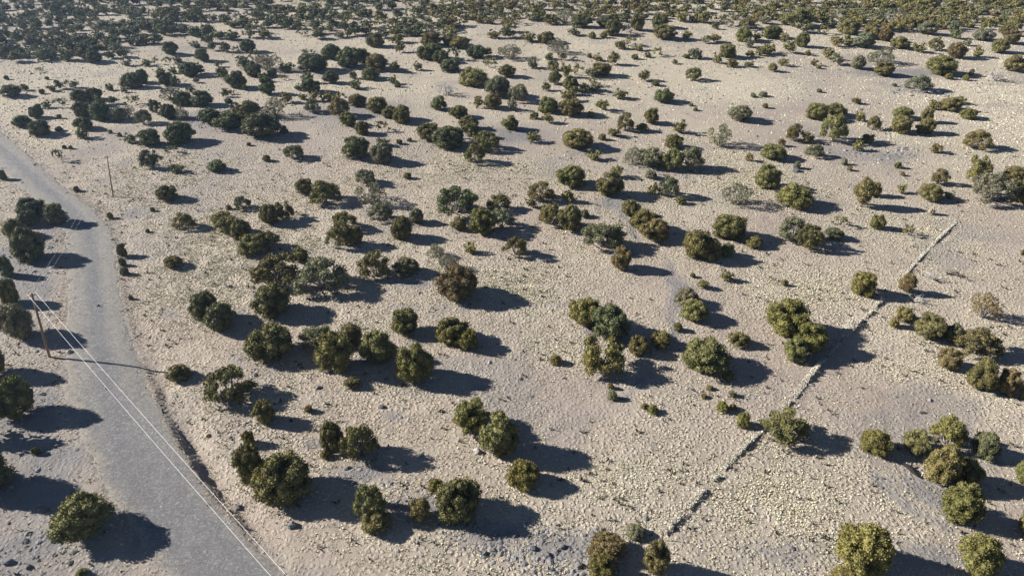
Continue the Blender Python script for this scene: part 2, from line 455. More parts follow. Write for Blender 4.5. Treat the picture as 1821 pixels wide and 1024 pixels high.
# ------------------------------------------------------------------ juniper shapes (unit crowns: 1 wide, 1 high, base at z = 0)
def unit(v): return v / (np.linalg.norm(v, axis=-1, keepdims=True) + 1e-9)
def build_crown(seed, style, leaves=120, nl=None, lowpoly=False):
    r = RS(seed)
    if style == 'round': nl_ = 50; rr = (.085, .155); zlo = -.95
    elif style == 'open': nl_ = 30; rr = (.08, .135); zlo = -.30
    elif style == 'tall': nl_ = 34; rr = (.09, .16); zlo = -1
    elif style == 'mound': nl_ = 34; rr = (.11, .18); zlo = -.55
    else: nl_ = 15; rr = (.09, .14); zlo = -.4
    nl_ = nl or nl_
    C = []; RD = []
    k = 0
    b1, b2, ph = unit(r.normal(size=3)), unit(r.normal(size=3)), r.uniform(0, 6.28)
    gap = r.uniform(0, 2 * math.pi); gapw = r.uniform(.0, .55)
    while len(C) < nl_ and k < 900:
        k += 1
        d = unit(r.normal(size=3))
        if d[2] < zlo: continue
        an = math.atan2(d[1], d[0])
        if abs((an - gap + math.pi) % (2 * math.pi) - math.pi) < gapw and d[2] < .6 and r.rand() < .8: continue
        rad = r.uniform(*rr)
        e = d * (.5 - rad * .75) * (r.uniform(.84, 1.02) if style in ('round', 'mound', 'tall') else r.uniform(.72, 1.08))
        kk = .45 if style in ('open', 'sage') else 1.0
        e = e * (1 + kk * (.18 * float(d @ b1) + .14 * math.sin(5 * float(d @ b2) + ph)))
        if style == 'tall': e = d * (.5 - rad * .75) * r.uniform(.6, 1.05); e[:2] *= 1.15 - .85 * (e[2] + .5); e[0] += .06 * e[2]
        if style in ('open', 'sage') : e[:2] *= 1.08
        c = e + [0, 0, .5]
        if any(np.linalg.norm(c - q) < .75 * min(rad, w) for q, w in zip(C, RD)): continue
        C.append(c); RD.append(rad)
    if style not in ('sage', 'open'):
        for _ in range(4):
            C.append(np.array([r.uniform(-.12, .12), r.uniform(-.12, .12), r.uniform(.3, .6)])); RD.append(r.uniform(.22, .28))
    C = np.array(C); RD = np.array(RD)
    A = Acc()
    lt = r.uniform(.25, .75, len(C))
    solid = style not in ('sage',)
    if solid:
        V0, F0 = ICO1 if lowpoly else ICO2
        for c, q, t in zip(C, RD, lt):
            jit = 1 + r.uniform(-.18, .12, (len(V0), 1))
            A.add(c + V0 * q * (.78 if style != 'open' else .68) * jit, F3=F0, t=t * .8)
    for i, (c, q, t) in enumerate(zip(C, RD, lt)):
        m = int(leaves * (q / .16) ** 2)
        if style == 'sage': m = int(m * .8)
        n = unit(r.normal(size=(m, 3)))
        p = c + n * q * r.uniform(.78, 1.16, (m, 1))
        dd = np.linalg.norm(p[:, None] - C[None], axis=2) / RD[None]
        dd[:, i] = 9
        keep = dd.min(1) > .8
        p = p[keep]; n = n[keep]; m = len(p)
        if m == 0: continue
        d = unit(n + [0, 0, .45] + .6 * r.normal(size=(m, 3)))
        s = unit(np.cross(d, r.normal(size=(m, 3))))
        L = r.uniform(.016, .034, (m, 1)) * (3.0 if lowpoly else 1.0); W = L * r.uniform(.45, .7, (m, 1))
        Vq = np.stack([p - s * W - d * L * .3, p + s * W - d * L * .3, p + d * L], 1).reshape(-1, 3)
        A.add(Vq, F3=np.arange(m * 3).reshape(-1, 3), t=np.repeat(np.clip(t + r.normal(0, .22, m), 0, 1), 3))
    allv = np.concatenate(A.v)
    lo = np.percentile(allv, 1, axis=0); hi = np.percentile(allv, 99, axis=0)
    for i in range(len(A.v)):
        v = A.v[i]; 
        x = (v[:, 0] - .5 * (lo[0] + hi[0])) / (hi[0] - lo[0]); y = (v[:, 1] - .5 * (lo[1] + hi[1])) / (hi[1] - lo[1])
        z0 = {'round': .02, 'tall': .14, 'mound': 0.0, 'open': .16, 'sage': .12}[style]
        z = z0 + (v[:, 2] - lo[2]) / (hi[2] - lo[2]) * (1 - z0)
        A.v[i] = np.stack([x, y, z], 1)
    Cn = np.stack([(C[:, 0] - .5 * (lo[0] + hi[0])) / (hi[0] - lo[0]), (C[:, 1] - .5 * (lo[1] + hi[1])) / (hi[1] - lo[1]), z0 + (C[:, 2] - lo[2]) / (hi[2] - lo[2]) * (1 - z0)], 1)
    return A, Cn
def build_trunk(seed, C, style, dead=False):
    r = RS(seed + 500)
    A = Acc()
    order = r.permutation(len(C))
    stems = 9 if style == 'open' else (15 if style == 'sage' else 6)
    if dead: stems = len(C)
    for q in order[:stems]:
        a = np.array([r.uniform(-.03, .03), r.uniform(-.03, .03), -.06]); c = C[q]
        mid = a + (c - a) * .45 + [0, 0, -.04] + r.normal(0, .025, 3)
        P = []
        for t in np.linspace(0, 1, 6): P.append((1 - t) ** 2 * a + 2 * t * (1 - t) * mid + t * t * c)
        V, f3, f4 = tube(P, np.linspace(.024, .006, 6), 5); A.add(V, f3, f4)
        if dead or style in ('sage', 'open'):
            for _ in range(5 if dead else 3):
                t = r.uniform(.45, .9); b0 = (1 - t) ** 2 * a + 2 * t * (1 - t) * mid + t * t * c
                e = b0 + unit(unit(c - a) + .7 * r.normal(size=3)) * r.uniform(.10, .24); e[2] = max(e[2], .05)
                V, f3, f4 = tube([b0, .5 * (b0 + e) + r.normal(0, .01, 3), e], np.array([.010, .007, .003]), 4); A.add(V, f3, f4)
                if dead:
                    for __ in range(4):
                        e2 = e + unit(unit(e - b0) + .9 * r.normal(size=3)) * r.uniform(.05, .12)
                        V, f3, f4 = tube([.5 * (b0 + e), e2], np.array([.006, .002]), 3); A.add(V, f3, f4)
    return A
VAR = {}
for st, n in (('round', 10), ('open', 7), ('tall', 2), ('mound', 4), ('sage', 4)):
    L = []
    for k in range(n):
        A, C = build_crown(100 * len(VAR) + k * 7 + 3, st, {'round': 400, 'open': 520, 'tall': 420, 'mound': 340, 'sage': 480}[st])
        L.append((A.mesh('juniper_crown_' + st, M_LEAF), build_trunk(k + 10 * len(VAR), C, st).mesh('juniper_trunk_' + st, M_BARK, True)))
    VAR[st] = L
L = []
for k in range(3):
    A, C = build_crown(900 + k, 'sage', 20)
    L.append((None, build_trunk(77 + k, C, 'sage', True).mesh('dead_branches', M_DEAD, True)))
VAR['dead'] = L

TONES = {'g': (.156, .142, .056), 'd': (.120, .128, .060), 'y': (.165, .146, .050), 's': (.165, .162, .098), 'o': (.168, .134, .060), 'D': (.4, .39, .37)}
TONEWORD = {'g': 'olive green', 'd': 'dark green', 'y': 'yellowish green', 's': 'grey green', 'o': 'brownish olive', 'D': 'bare grey'}

# ------------------------------------------------------------------ survey of the junipers: centre, crown width and height as seen, tone and habit
# tone g olive, d dark, y yellowish, s grey, o brownish; habit r round, p open with trunks showing, t tall, m mound, s sparse, x dead
NEAR = """
26 572 66 62 sr|12 517 36 46 gr|16 706 84 74 gr|-28 838 92 80 dr|143 915 108 86 gr|316 660 46 32 om|405 680 96 68 gp|360 543 52 50 dr|387 563 56 48 dr
482 532 68 58 gr|475 607 82 64 gr|560 598 56 42 sp|622 596 42 42 gr|592 627 64 70 gr|670 615 62 54 gr|720 571 46 46 gr|803 586 58 48 gr|830 602 36 36 yr|736 644 62 66 gr
626 679 28 22 gm|467 732 38 42 gr|588 774 44 52 gr|637 782 68 66 gp|440 825 54 68 gr|500 848 102 94 gr|660 890 54 60 gp|668 925 54 40 gr|745 905 38 42 gr|812 886 80 78 gr|776 863 28 28 yr
1040 553 52 50 yr|1085 572 62 60 dr|1137 612 36 34 gr|1175 602 36 30 gr|1075 634 78 66 yp|1256 632 84 62 gr|1295 667 26 20 gr|1315 601 40 28 gm|1222 527 42 32 sm|1236 551 48 38 gm
838 738 64 60 yr|887 772 66 78 gr|931 842 54 54 yr|1080 972 66 52 or|1070 1008 50 52 yr|1168 992 46 70 or|1403 562 74 66 yr|1443 600 64 54 yr|1416 620 44 44 gr
1612 558 36 28 gm|1657 579 60 46 gr|1698 590 34 34 dr|1738 606 78 54 op|1690 636 48 40 or|1750 666 56 58 gr|1797 678 46 48 or|1755 542 58 50 os|1398 755 86 68 gp|1560 785 56 46 yr
1633 784 52 48 gr|1692 770 68 58 yp|1757 790 50 50 dr|1678 826 62 74 or|1722 840 56 52 gr|1714 894 76 76 yr|1535 975 100 98 yr|1503 1025 52 36 yr|1745 990 88 78 yr|1824 700 18 30 yr
1831 838 40 60 gr|1323 745 25 28 ym|1840 930 50 70 gr|-24 640 60 60 gr|-40 750 70 70 dr
"""
MID = """
39 215 38 20 dm|69 227 42 28 dr|148 220 36 22 dr|146 236 24 20 dr|102 275 21 23 dr|232 244 28 20 dm|265 244 40 30 dr|315 237 58 38 dr|304 265 26 14 dm|266 283 36 30 dp|314 299 27 17 dm|383 294 33 20 dm|296 342 38 28 gr
3 311 16 18 dr|430 359 30 24 sp|53 368 54 36 dr|47 387 38 28 dm|96 380 39 36 dr|24 405 48 34 gm|46 433 64 58 dr|7 474 30 36 dr|326 392 42 30 gp|394 388 38 26 gr|404 400 44 32 gr|427 407 40 36 gr|308 465 34 22 gm
450 432 56 34 gm|476 426 40 34 gp|521 270 36 26 sp|632 262 46 38 dr|678 272 38 36 sr|681 251 24 16 dm|643 227 26 24 gr|680 224 24 20 gr|618 211 28 24 gr|713 206 32 26 gr|762 233 42 32 gr|795 243 54 38 dr
834 230 34 30 gp|845 272 40 36 gp|863 250 50 34 gp|650 314 36 27 sp|662 343 58 40 ss|541 330 33 28 gr|577 341 62 38 gp|812 355 74 48 dp|477 380 34 36 gr|507 374 32 30 gp|612 390 42 32 gp|602 417 46 42 gp|630 417 28 34 gr
677 377 42 32 sp|713 405 38 40 gr|740 383 26 28 sr|815 397 26 24 gr|835 440 22 22 yr|774 444 30 26 ss|797 467 36 28 ss|813 500 68 62 or|532 452 29 26 yr|486 480 80 46 gp|574 485 92 54 sp|665 469 54 50 gp|722 472 42 32 dr
463 222 70 40 dr|412 216 34 22 dr|907 218 30 26 gr|949 243 26 20 gr|974 210 21 19 gr|950 205 16 14 gr|1027 246 54 28 gr|1057 275 26 20 gm|1113 216 30 32 gp|1141 226 24 16 dm|1159 206 28 28 gr|1092 234 24 18 gm|1210 225 24 24 gr
1200 251 32 25 gr|1282 240 46 40 ss|1125 276 30 34 ss|1159 279 50 36 sr|1197 284 36 38 gp|1232 281 46 42 sp|1016 312 50 38 gr|1099 305 24 22 gp|1085 326 48 42 gr|1190 330 38 38 sp|1162 335 18 22 gr|962 339 50 34 gp|1011 348 22 24 gr
946 361 18 18 gr|979 381 40 38 gp|1014 386 42 46 gr|886 360 42 30 gp|856 392 46 48 gr|893 388 42 36 sp|916 437 38 34 gp|1071 418 70 40 sp|1122 369 32 28 gr|1148 392 54 42 yr|1163 407 52 40 or|1106 458 37 42 or|1244 434 52 52 gr
1262 442 40 40 gr|1292 444 28 24 gr|1298 402 56 44 gr|1313 344 52 40 ss|1342 429 30 22 gm|1294 488 24 22 gm|1251 504 22 18 gm|1319 201 42 28 sr|1454 198 40 30 gr|1489 196 36 24 gr|1485 226 52 50 gp|1532 205 20 24 gr|1555 219 25 25 gp
1604 221 40 32 gr|1605 200 38 18 gr|1648 224 34 28 gr|1650 205 24 26 or|1414 237 28 30 gp|1437 244 24 22 gr|1377 270 44 22 gm|1451 268 34 24 sp|1544 246 24 18 gm|1525 258 22 20 gp|1666 263 24 19 om|1741 247 56 36 op
1366 313 44 42 gr|1416 348 66 28 gm|1537 341 36 66 ot|1556 336 24 26 gr|1674 314 32 30 gp|1657 341 44 30 gm|1688 346 20 16 sm|1745 302 42 48 gp|1770 332 84 54 sp|1804 312 44 36 gr|1820 340 40 40 gr|1562 394 28 26 gr|1616 408 26 21 gr
1495 392 26 20 gm|1412 405 60 46 sp|1440 420 50 44 gp|1484 414 34 20 dm|1537 504 48 42 yr|1616 503 31 36 ot|1333 279 16 16 om|1391 253 16 15 gr|1604 335 18 19 gr|1597 293 14 12 gm
"""
FAR = """
63 199 27 22 d|81 185 19 16 d|107 182 29 17 d|18 162 40 21 d|43 155 16 13 d|103 150 18 18 d|117 149 14 14 d|131 150 18 13 d|91 157 18 12 d|70 124 16 9 d|225 111 19 13 d|259 111 21 14 d|275 108 13 14 d|297 107 19 13 d|314 105 18 13 d
164 101 35 21 d|194 96 23 18 d|216 94 20 17 d|250 136 29 25 d|232 143 37 28 d|220 159 14 12 d|194 155 16 13 d|284 127 19 12 d|306 125 16 13 d|293 139 29 25 d|310 144 21 20 d|335 124 34 26 d|352 122 24 20 d|349 143 14 10 s
140 170 33 23 d|166 167 30 22 d|176 178 27 21 d|145 195 35 29 d|176 198 38 32 d|199 178 18 15 d|235 178 28 18 d|207 203 34 24 s|227 199 28 22 s|254 208 31 27 s|275 189 29 25 d|298 198 29 27 d|322 200 27 25 s|302 165 40 22 s|339 159 17 10 d
327 175 31 26 d|358 175 40 28 d|311 178 25 20 d|373 206 44 28 d|404 214 52 22 d|440 194 42 30 g|419 193 24 20 s|449 212 34 24 d|399 165 15 16 d|410 164 12 9 d|387 114 15 12 d|395 130 23 21 d|419 142 36 31 d|432 109 26 21 d|449 122 30 26 d|435 155 13 13 d
302 86 30 23 d|345 79 21 12 s|376 82 17 17 d|399 84 21 19 d|358 98 27 23 d|368 69 23 18 d|388 62 25 16 d|412 63 30 16 d|440 82 30 24 d|420 88 18 14 d|452 98 24 20 d
474 153 31 31 d|466 137 18 18 d|483 128 19 17 d|503 137 18 11 s|545 138 24 22 d|552 152 35 25 d|530 155 15 14 d|588 137 28 23 d|628 134 14 14 d|630 150 27 16 d|660 131 34 20 d|698 142 19 18 d|744 117 16 18 d|794 157 42 28 sx|779 183 28 26 d
842 137 47 33 g|871 111 27 21 g|902 126 29 23 g|883 154 46 36 s|876 180 31 27 g|851 181 17 23 g|909 186 19 21 s|814 199 34 20 g|833 218 34 26 g|508 173 25 21 g|487 190 46 36 s|539 171 17 13 g|560 171 23 20 g|556 188 31 25 s|582 169 23 22 g|603 174 24 22 g
602 190 37 34 g|636 178 32 22 o|669 186 38 28 g|692 199 27 22 g|713 200 30 26 g|556 111 50 29 d|619 103 42 36 d|645 100 27 27 d|669 111 37 30 g|703 119 19 21 d|548 97 25 21 d|588 92 37 27 d|474 111 50 26 s|510 119 27 19 d|451 126 27 23 d
754 95 27 25 g|770 91 34 28 d|783 101 29 23 d|808 95 23 25 d|800 116 35 23 d|846 92 31 23 d|867 92 19 17 g|907 93 41 27 s|709 84 19 21 g|709 66 25 22 g|697 71 12 12 d|667 72 31 25 g|768 70 37 20 g|801 70 29 21 g|817 76 31 22 g
941 66 28 18 g|972 67 31 20 g|992 82 39 29 s|976 100 17 13 d|1000 99 16 18 s|1021 105 14 10 d|946 111 20 22 s|984 116 21 20 g|1007 125 19 27 g|1026 123 25 21 g|987 138 23 26 gt|970 154 17 16 g|922 165 37 31 s|1069 124 34 24 g|1050 130 26 18 s
1015 148 26 27 g|1038 155 23 20 d|1019 161 21 17 g|1011 170 29 19 g|1057 145 23 17 g|1060 154 24 16 sx|975 186 33 28 g|1016 190 40 29 g|1070 187 26 20 g|1104 166 26 20 g|1181 170 35 24 d|1145 134 22 21 g|1166 147 16 11 g|1233 132 28 23 g
1170 92 23 18 g|1136 84 20 14 g|1119 72 25 21 g|1103 80 19 16 g|1091 104 22 25 g|1063 102 18 15 g|1236 95 24 20 s|1294 91 31 24 g|1277 103 18 20 g|1302 112 22 17 o|1332 114 18 11 g|1335 96 18 13 g|1353 91 18 18 g|1370 86 25 19 g|1374 120 15 17 g
1183 57 41 23 g|1222 63 19 17 g|1256 70 19 16 s|1273 68 23 16 o|1324 62 29 25 g|1332 76 21 18 s|1348 64 19 17 g|1369 58 27 23 g|1020 55 23 19 s|1090 50 27 28 g|1111 51 25 19 sx|1134 40 25 31 g|1034 38 35 23 d|1077 38 31 21 d|1174 38 28 25 g
1272 47 15 12 g|1291 40 27 17 s|1311 34 25 21 g|1330 42 31 19 g|1361 36 21 15 s|979 35 29 19 g|1005 29 37 25 s|932 24 31 17 d|1152 98 14 10 g|1200 110 12 9 g
1639 148 47 29 s|1661 186 21 19 g|1691 185 39 25 g|1706 177 27 17 g|1723 202 33 19 g|1523 179 17 12 g|1375 120 18 16 g|1395 111 21 14 g|1448 111 15 12 g|1471 96 25 21 g|1489 105 25 23 s|1527 111 27 25 s|1568 99 50 28 s|1573 123 41 25 g
1676 116 56 34 g|1776 128 40 34 sx|1807 113 42 30 o|1702 90 37 29 o|1742 92 21 21 g|1634 84 27 19 g|1665 78 29 25 g|1601 76 37 21 g|1536 72 41 27 s|1485 74 27 21 o|1510 72 23 21 g|1363 87 32 17 g|1404 84 25 23 g|1428 71 25 27 g
1396 67 18 17 g|1377 57 31 23 g|1465 53 24 19 g|1436 50 29 19 s|1510 47 41 27 g|1420 32 53 27 g|1379 29 19 15 g|1362 36 17 12 g|1460 24 21 15 g|1483 21 27 19 g|1550 58 30 24 g|1575 62 28 24 o|1615 44 30 24 g|1650 50 36 24 s|1700 60 26 20 d
1750 62 40 22 s|1780 82 34 26 g|1800 66 36 26 o|1580 34 40 20 sx|1600 28 30 22 s|1790 54 30 20 g|1720 76 16 12 s|1545 32 30 18 s
"""
SHRUBS = """
63 800 17 15 gm|145 1016 22 14 ym|440 778 23 27 yr|548 726 15 14 om|580 807 19 17 ym|988 638 20 18 ym|1206 580 16 16 gm|1087 685 10 12 om|1090 702 17 18 sm|1147 721 14 12 om|1162 727 18 16 ym|1262 688 12 10 om|1252 703 12 10 om|1302 699 13 12 sm
1285 722 22 19 ym|1304 722 13 12 om|1131 944 34 22 sm|1591 571 18 21 ym|1396 502 12 12 om|1232 489 9 9 om|1657 374 13 15 Dm|1819 448 8 14 om|215 443 18 25 dm|217 464 14 15 dm|220 480 15 15 dm|232 527 9 9 dm|52 464 11 13 gm|135 335 12 10 om
195 382 12 12 gm|271 372 9 8 dm|407 368 9 10 om|473 281 15 12 om|710 252 11 9 gm|728 248 9 7 sm|724 312 15 12 gm|442 256 8 7 dm|504 231 15 15 sm|1071 243 13 12 gm|1158 310 20 15 sm|1211 356 18 14 gm|1039 379 17 14 sm|1606 309 10 8 om
1511 299 10 9 om|1502 287 12 12 sm|1418 293 14 14 sm|105 207 10 8 dm|104 229 15 9 dm|114 261 9 7 dm|125 262 9 7 dm|74 163 11 9 dm|11 138 10 8 dm|83 139 9 6 dm|67 189 12 9 dm|707 150 11 11 dm|1361 188 11 9 gm|1340 169 10 9 sm|1357 167 15 10 sm
1237 194 9 7 gm|1229 186 9 6 gm|1457 161 10 7 dm|1591 151 9 6 dm|1728 129 10 14 gm|1718 138 13 11 gm|1688 136 16 11 gm|1456 119 10 7 gm|1436 94 12 10 gm|1129 101 13 10 gm|1048 99 9 9 gm|1051 203 13 11 om|1166 148 12 10 dm|1220 100 13 8 gm
1073 62 13 12 gm|1053 63 13 12 gm|406 179 15 10 dm|196 234 8 7 dm|212 239 9 8 om|370 772 9 7 om|262 410 8 7 om
"""
def parse(txt):
    out = []
    for ln in txt.strip().splitlines():
        for e in ln.split('|'):
            a = e.split(); out.append((float(a[0]), float(a[1]), float(a[2]), float(a[3]), a[4]))
    return out
def solve(cx, cy, w, h):
    """crown seen at (cx, cy), w x h  ->  foot on the ground, real width and height"""
    w = w / math.sqrt(1 + ((cx - 910.5) / FPX) ** 2); h = h / math.sqrt(1 + ((cy - 512) / FPX) ** 2)      # off-axis stretch of the lens
    a = R(PITCH) + math.atan((cy - 512) / FPX)
    hm = math.sqrt(max(h * h - (w * math.sin(a)) ** 2, 0)) / math.cos(a)
    hm = min(max(hm, .62 * w), 1.7 * w)
    bv = cy + .5 * hm * math.cos(a)
    bu = cx + (910.5 - cx) / (512 + FPX / math.tan(R(PITCH)) - cy) * (bv - cy)
    p = ground_at(bu, bv)
    zc = p[1] * cp - (float(base_z(p[0], p[1])) - CAM_Z) * sp
    return p, .96 * w * zc / FPX, .96 * hm * zc / FPX
STY = {'r': 'round', 'p': 'open', 't': 'tall', 'm': 'mound', 's': 'sage', 'x': 'dead'}
rt = RS(4)
TREES = []
for src, txt in (('near', NEAR), ('mid', MID), ('far', FAR), ('shrub', SHRUBS)):
    for cx, cy, w, h, code in parse(txt):
        if len(code) == 1: code += rt.choice(list('rrrrpm')) if code != 's' else rt.choice(list('rps'))
        p, wm, hm = solve(cx, cy, w, h)
        TREES.append(dict(cx=cx, cy=cy, w=w, h=h, tone=code[0], sty=STY[code[1]], p=p, wm=wm, hm=hm, src=src))
for t in TREES:
    t['shrub'] = t['src'] == 'shrub' or t['wm'] < 1.45
jun = sorted([t for t in TREES if not t['shrub']], key=lambda t: -t['w'] * t['h'])
for i, t in enumerate(jun): t['single'] = i < 300 and -30 < t['cx'] < 1851
for t in TREES:
    if t['shrub']: t['single'] = True
# ---- labels: look, place, and order from the left among those alike
def fence_x(v): return 1183 + (952 - v) * (1700 - 1183) / (952 - 395.0)
def road_right(v):
    ks = [b for a, b in ROAD]; return np.interp(v, [k[1] for k in ks], [k[0] for k in ks])
def road_left(v):
    ks = [a for a, b in ROAD]; return np.interp(v, [k[1] for k in ks], [k[0] for k in ks])
def place(t):
    u, v = t['cx'], t['cy'] + .4 * t['h']
    if v > 235 and u < road_left(v): 
        return 'left of the gravel road' + (' in the foreground' if v > 690 else ' beside the near pole' if v > 490 else ' above the near pole' if v > 420 else ' at the far bend')
    if v > 330 and u < road_right(v) + 70: return 'just right of the gravel road'
    if v > 395 and abs(u - fence_x(v)) < 75: return 'beside the wire fence'
    if v > 395 and u > fence_x(v): return 'right of the wire fence' + (' in the foreground' if v > 740 else ' in middle distance' if v > 520 else ' farther back')
    side = 'at far left' if u < 240 else 'left of centre' if u < 560 else 'near centre line' if u < 900 else 'right of centre' if u < 1230 else 'toward right' if u < 1540 else 'at far right'
    dep = 'foreground grass' if v > 700 else 'near open grass' if v > 560 else 'middle grass' if v > 440 else 'rear open grass' if v > 330 else 'back slope' if v > 235 else 'distant slope' if v > 165 else 'upper distant slope' if v > 110 else 'highest distant woods'
    return 'on ' + dep + ' ' + side if 'slope' in dep else 'in ' + dep + ' ' + side
ORD = ['leftmost', 'second', 'third', 'fourth', 'fifth', 'sixth', 'seventh', 'eighth', 'ninth', 'tenth', 'eleventh', 'twelfth']
def look(t):
    if t['sty'] == 'dead': return 'bare grey dead juniper'
    if t['shrub']:
        return ('tiny ' if t['wm'] < .9 else 'small ') + TONEWORD[t['tone']].replace('bare grey', 'pale tan') + ' shrub'
    size = 'large' if t['wm'] > 4.6 else 'medium' if t['wm'] > 2.9 else 'small'
    form = 'open' if t['sty'] in ('open', 'sage') else 'upright' if t['hm'] > 1.1 * t['wm'] else 'low' if t['hm'] < .7 * t['wm'] else 'round'
    return f"{size} {TONEWORD[t['tone']]} {form} juniper"
classes = {}
for t in TREES:
    if t['single']: classes.setdefault(look(t) + ' ' + place(t), []).append(t)
for c, L in classes.items():
    L.sort(key=lambda t: t['cx'])
    for i, t in enumerate(L):
        if len(L) == 1: t['label'] = c
        else: t['label'] = c + ', ' + (ORD[i] if i == 0 else 'rightmost' if i == len(L) - 1 else ORD[i] + ' from left')
# ---- planting
tone_jit = RS(8)
used = {}
for t in TREES:
    if not t['single']: continue
    sty = t['sty']; vs = VAR[sty]
    used[sty] = used.get(sty, -1) + 1
    crown_me, trunk_me = vs[(used[sty] * 5 + used[sty] // len(vs)) % len(vs)]
    z = float(terrain(np.array([t['p'][0]]), np.array([t['p'][1]]))[0])
    rotz = tone_jit.uniform(0, 2 * math.pi)
    f = tone_jit.uniform(.85, 1.15)
    colr = [c * f * tone_jit.uniform(.93, 1.07) for c in TONES[t['tone']]] + [1]
    sc = (t['wm'] * tone_jit.uniform(.98, 1.05), t['wm'] * tone_jit.uniform(.92, 1.05), t['hm'])
    if t['shrub']:
        name = 'shrub'
        if t['tone'] == 'D': colr = [.42, .36, .27, 1]
        o = link(name, crown_me if crown_me else trunk_me, None, (t['p'][0], t['p'][1], z - .05)); o.color = colr; o.scale = sc; o.rotation_euler.z = rotz
        tag(o, t['label'], 'shrub', 'small shrubs dotted over the grassland')
        continue
    root = bpy.data.objects.new('juniper_tree' if sty != 'dead' else 'dead_juniper', None)
    root.empty_display_size = .3
    COL.objects.link(root)
    root.location = (t['p'][0], t['p'][1], z - .04); root.scale = sc; root.rotation_euler.z = rotz
    tag(root, t['label'], 'tree', 'junipers scattered over the grassland' if sty != 'dead' else 'dead junipers')
    link('trunk', trunk_me, root)
    if crown_me:
        c = link('crown', crown_me, root); c.color = colr

# ------------------------------------------------------------------ the rest of the far juniper woodland, one mass
CLEAR = [(240, 92, 70, 9), (32, 77, 42, 7), (215, 33, 60, 8), (350, 42, 50, 8), (130, 5, 60, 4), (290, 62, 80, 7), (100, 118, 130, 12), (500, 55, 30, 10), (520, 6, 60, 5), (690, 16, 50, 7), (850, 50, 40, 14), (960, 52, 60, 8), (1100, 25, 30, 5),
         (1250, 24, 40, 6), (1390, 44, 24, 6), (1450, 38, 40, 5), (1530, 6, 20, 4), (1800, 95, 60, 4), (905, 20, 20, 8), (30, 108, 40, 8), (60, 50, 34, 6), (150, 58, 44, 6), (400, 20, 54, 6), (20, 22, 30, 5), (270, 12, 40, 4)]
LOW = []
for k in range(10):
    A, C = build_crown(3000 + k, ['round', 'open', 'mound', 'round', 'tall'][k % 5], 24, nl=13, lowpoly=True)
    LOW.append((np.concatenate(A.v), A.f3, A.f4, np.concatenate(A.t)))
W = Acc()
rw = RS(21)
def add_low(p, wm, hm, tone):
    V0, f3, f4, tt_ = LOW[rw.randint(len(LOW))]
    a = rw.uniform(0, 6.28); c, s = math.cos(a), math.sin(a)
    V_ = np.stack([(V0[:, 0] * c - V0[:, 1] * s) * wm + p[0], (V0[:, 0] * s + V0[:, 1] * c) * wm + p[1], V0[:, 2] * hm + float(base_z(*p)) - .05], 1)
    n0 = W.n
    for f in f3: W.f3.append(f + n0)
    for f in f4: W.f4.append(f + n0)
    W.v.append(V_); W.n += len(V_); W.t.append(tt_)
    W.c.append(np.broadcast_to(np.array(TONES[tone]) * rw.uniform(.85, 1.15), (len(V_), 3)))
for t in jun:
    if not t['single']: add_low(t['p'], t['wm'], t['hm'], t['tone'] if t['tone'] != 'D' else 's')
placed = [(t['cx'], t['cy'], t['w']) for t in TREES if t['src'] == 'far']
def region(u, v):
    if u < 440: return v < 100 - .0 * u and not (v > 120 - .18 * u)
    if u < 920: return v < 62
    if u < 1380: return v < 32
    return v < 48
tries = 0; cnt = 0
while tries < 8000:
    tries += 1
    u = rw.uniform(-60, 1880); v = rw.uniform(-14, 112)
    if not region(u, v): continue
    if any(((u - a) / c) ** 2 + ((v - b) / d) ** 2 < 1 for a, b, c, d in CLEAR): continue
    w = 100 * (v + 250) / 1100 * rw.uniform(.55, 1.15)
    thr = .28 if u < 440 else .24 if u > 1500 else .34
    if any((u - a) ** 2 + (2.2 * (v - b)) ** 2 < (thr * (w + c)) ** 2 for a, b, c in placed): continue
    placed.append((u, v, w))
    tone = rw.choice(list('ddddgs')) if u < 800 else rw.choice(list('gggdsoy'))
    p, wm, hm = solve(u, v, w, w * rw.uniform(.6, .85))
    add_low(p, wm, hm, tone); cnt += 1
for _ in range(220):                                        # the same woodland goes on beyond the frame
    x = rw.uniform(-420, 420); y = rw.uniform(60, 620)
    u, v, zc = project(x, y, float(base_z(x, y)))
    if -60 < u < 1880 and v > -20: continue
    if y < 200 and rw.rand() < .5: continue
    add_low(np.array([x, y]), rw.uniform(2.5, 5), rw.uniform(2.2, 4), rw.choice(list('ggds')))
wood = link('juniper_woodland', W.mesh('juniper_woodland', M_TONE))
tag(wood, 'dense juniper woodland covering the far slope along the top', 'woodland', kind='stuff')
print('trees', len(jun), 'single', sum(t['single'] for t in TREES), 'scatter', cnt)

# ------------------------------------------------------------------ bunch grass
def keep_clear(x, y):
    s, hw, k = road_coords(x, y)
    return np.abs(s) - hw
rg = RS(33)
def tufts(n, y0, y1, fine):
    u = rg.rand(n)
    y = np.sqrt(y0 ** 2 + (y1 ** 2 - y0 ** 2) * u) if not fine else y0 + (y1 - y0) * u ** .8
    x = rg.uniform(-1, 1, n) * (12 + .80 * (y + 12))
    g, s = cover(x, y)
    clump = fnoise(x, y, 2.2, 51, 2)
    pr = (.16 + .9 * s) * (1 - .72 * g) * sstep(.25, .5, clump + .1) * (1 - .9 * path_mask(x, y))
    rd = keep_clear(x, y)
    pr = pr * np.where(rd < 0, .05 + .35 * sstep(-1.8, 0, rd), 1)
    pr = pr * ((1 - sstep(112, 150, y)) if fine else sstep(108, 148, y))
    k = rg.rand(n) < pr
    return x[k], y[k], s[k], rd[k]
def ground_z(x, y, rd):
    z = terrain(x, y)
    return z
G = Acc()
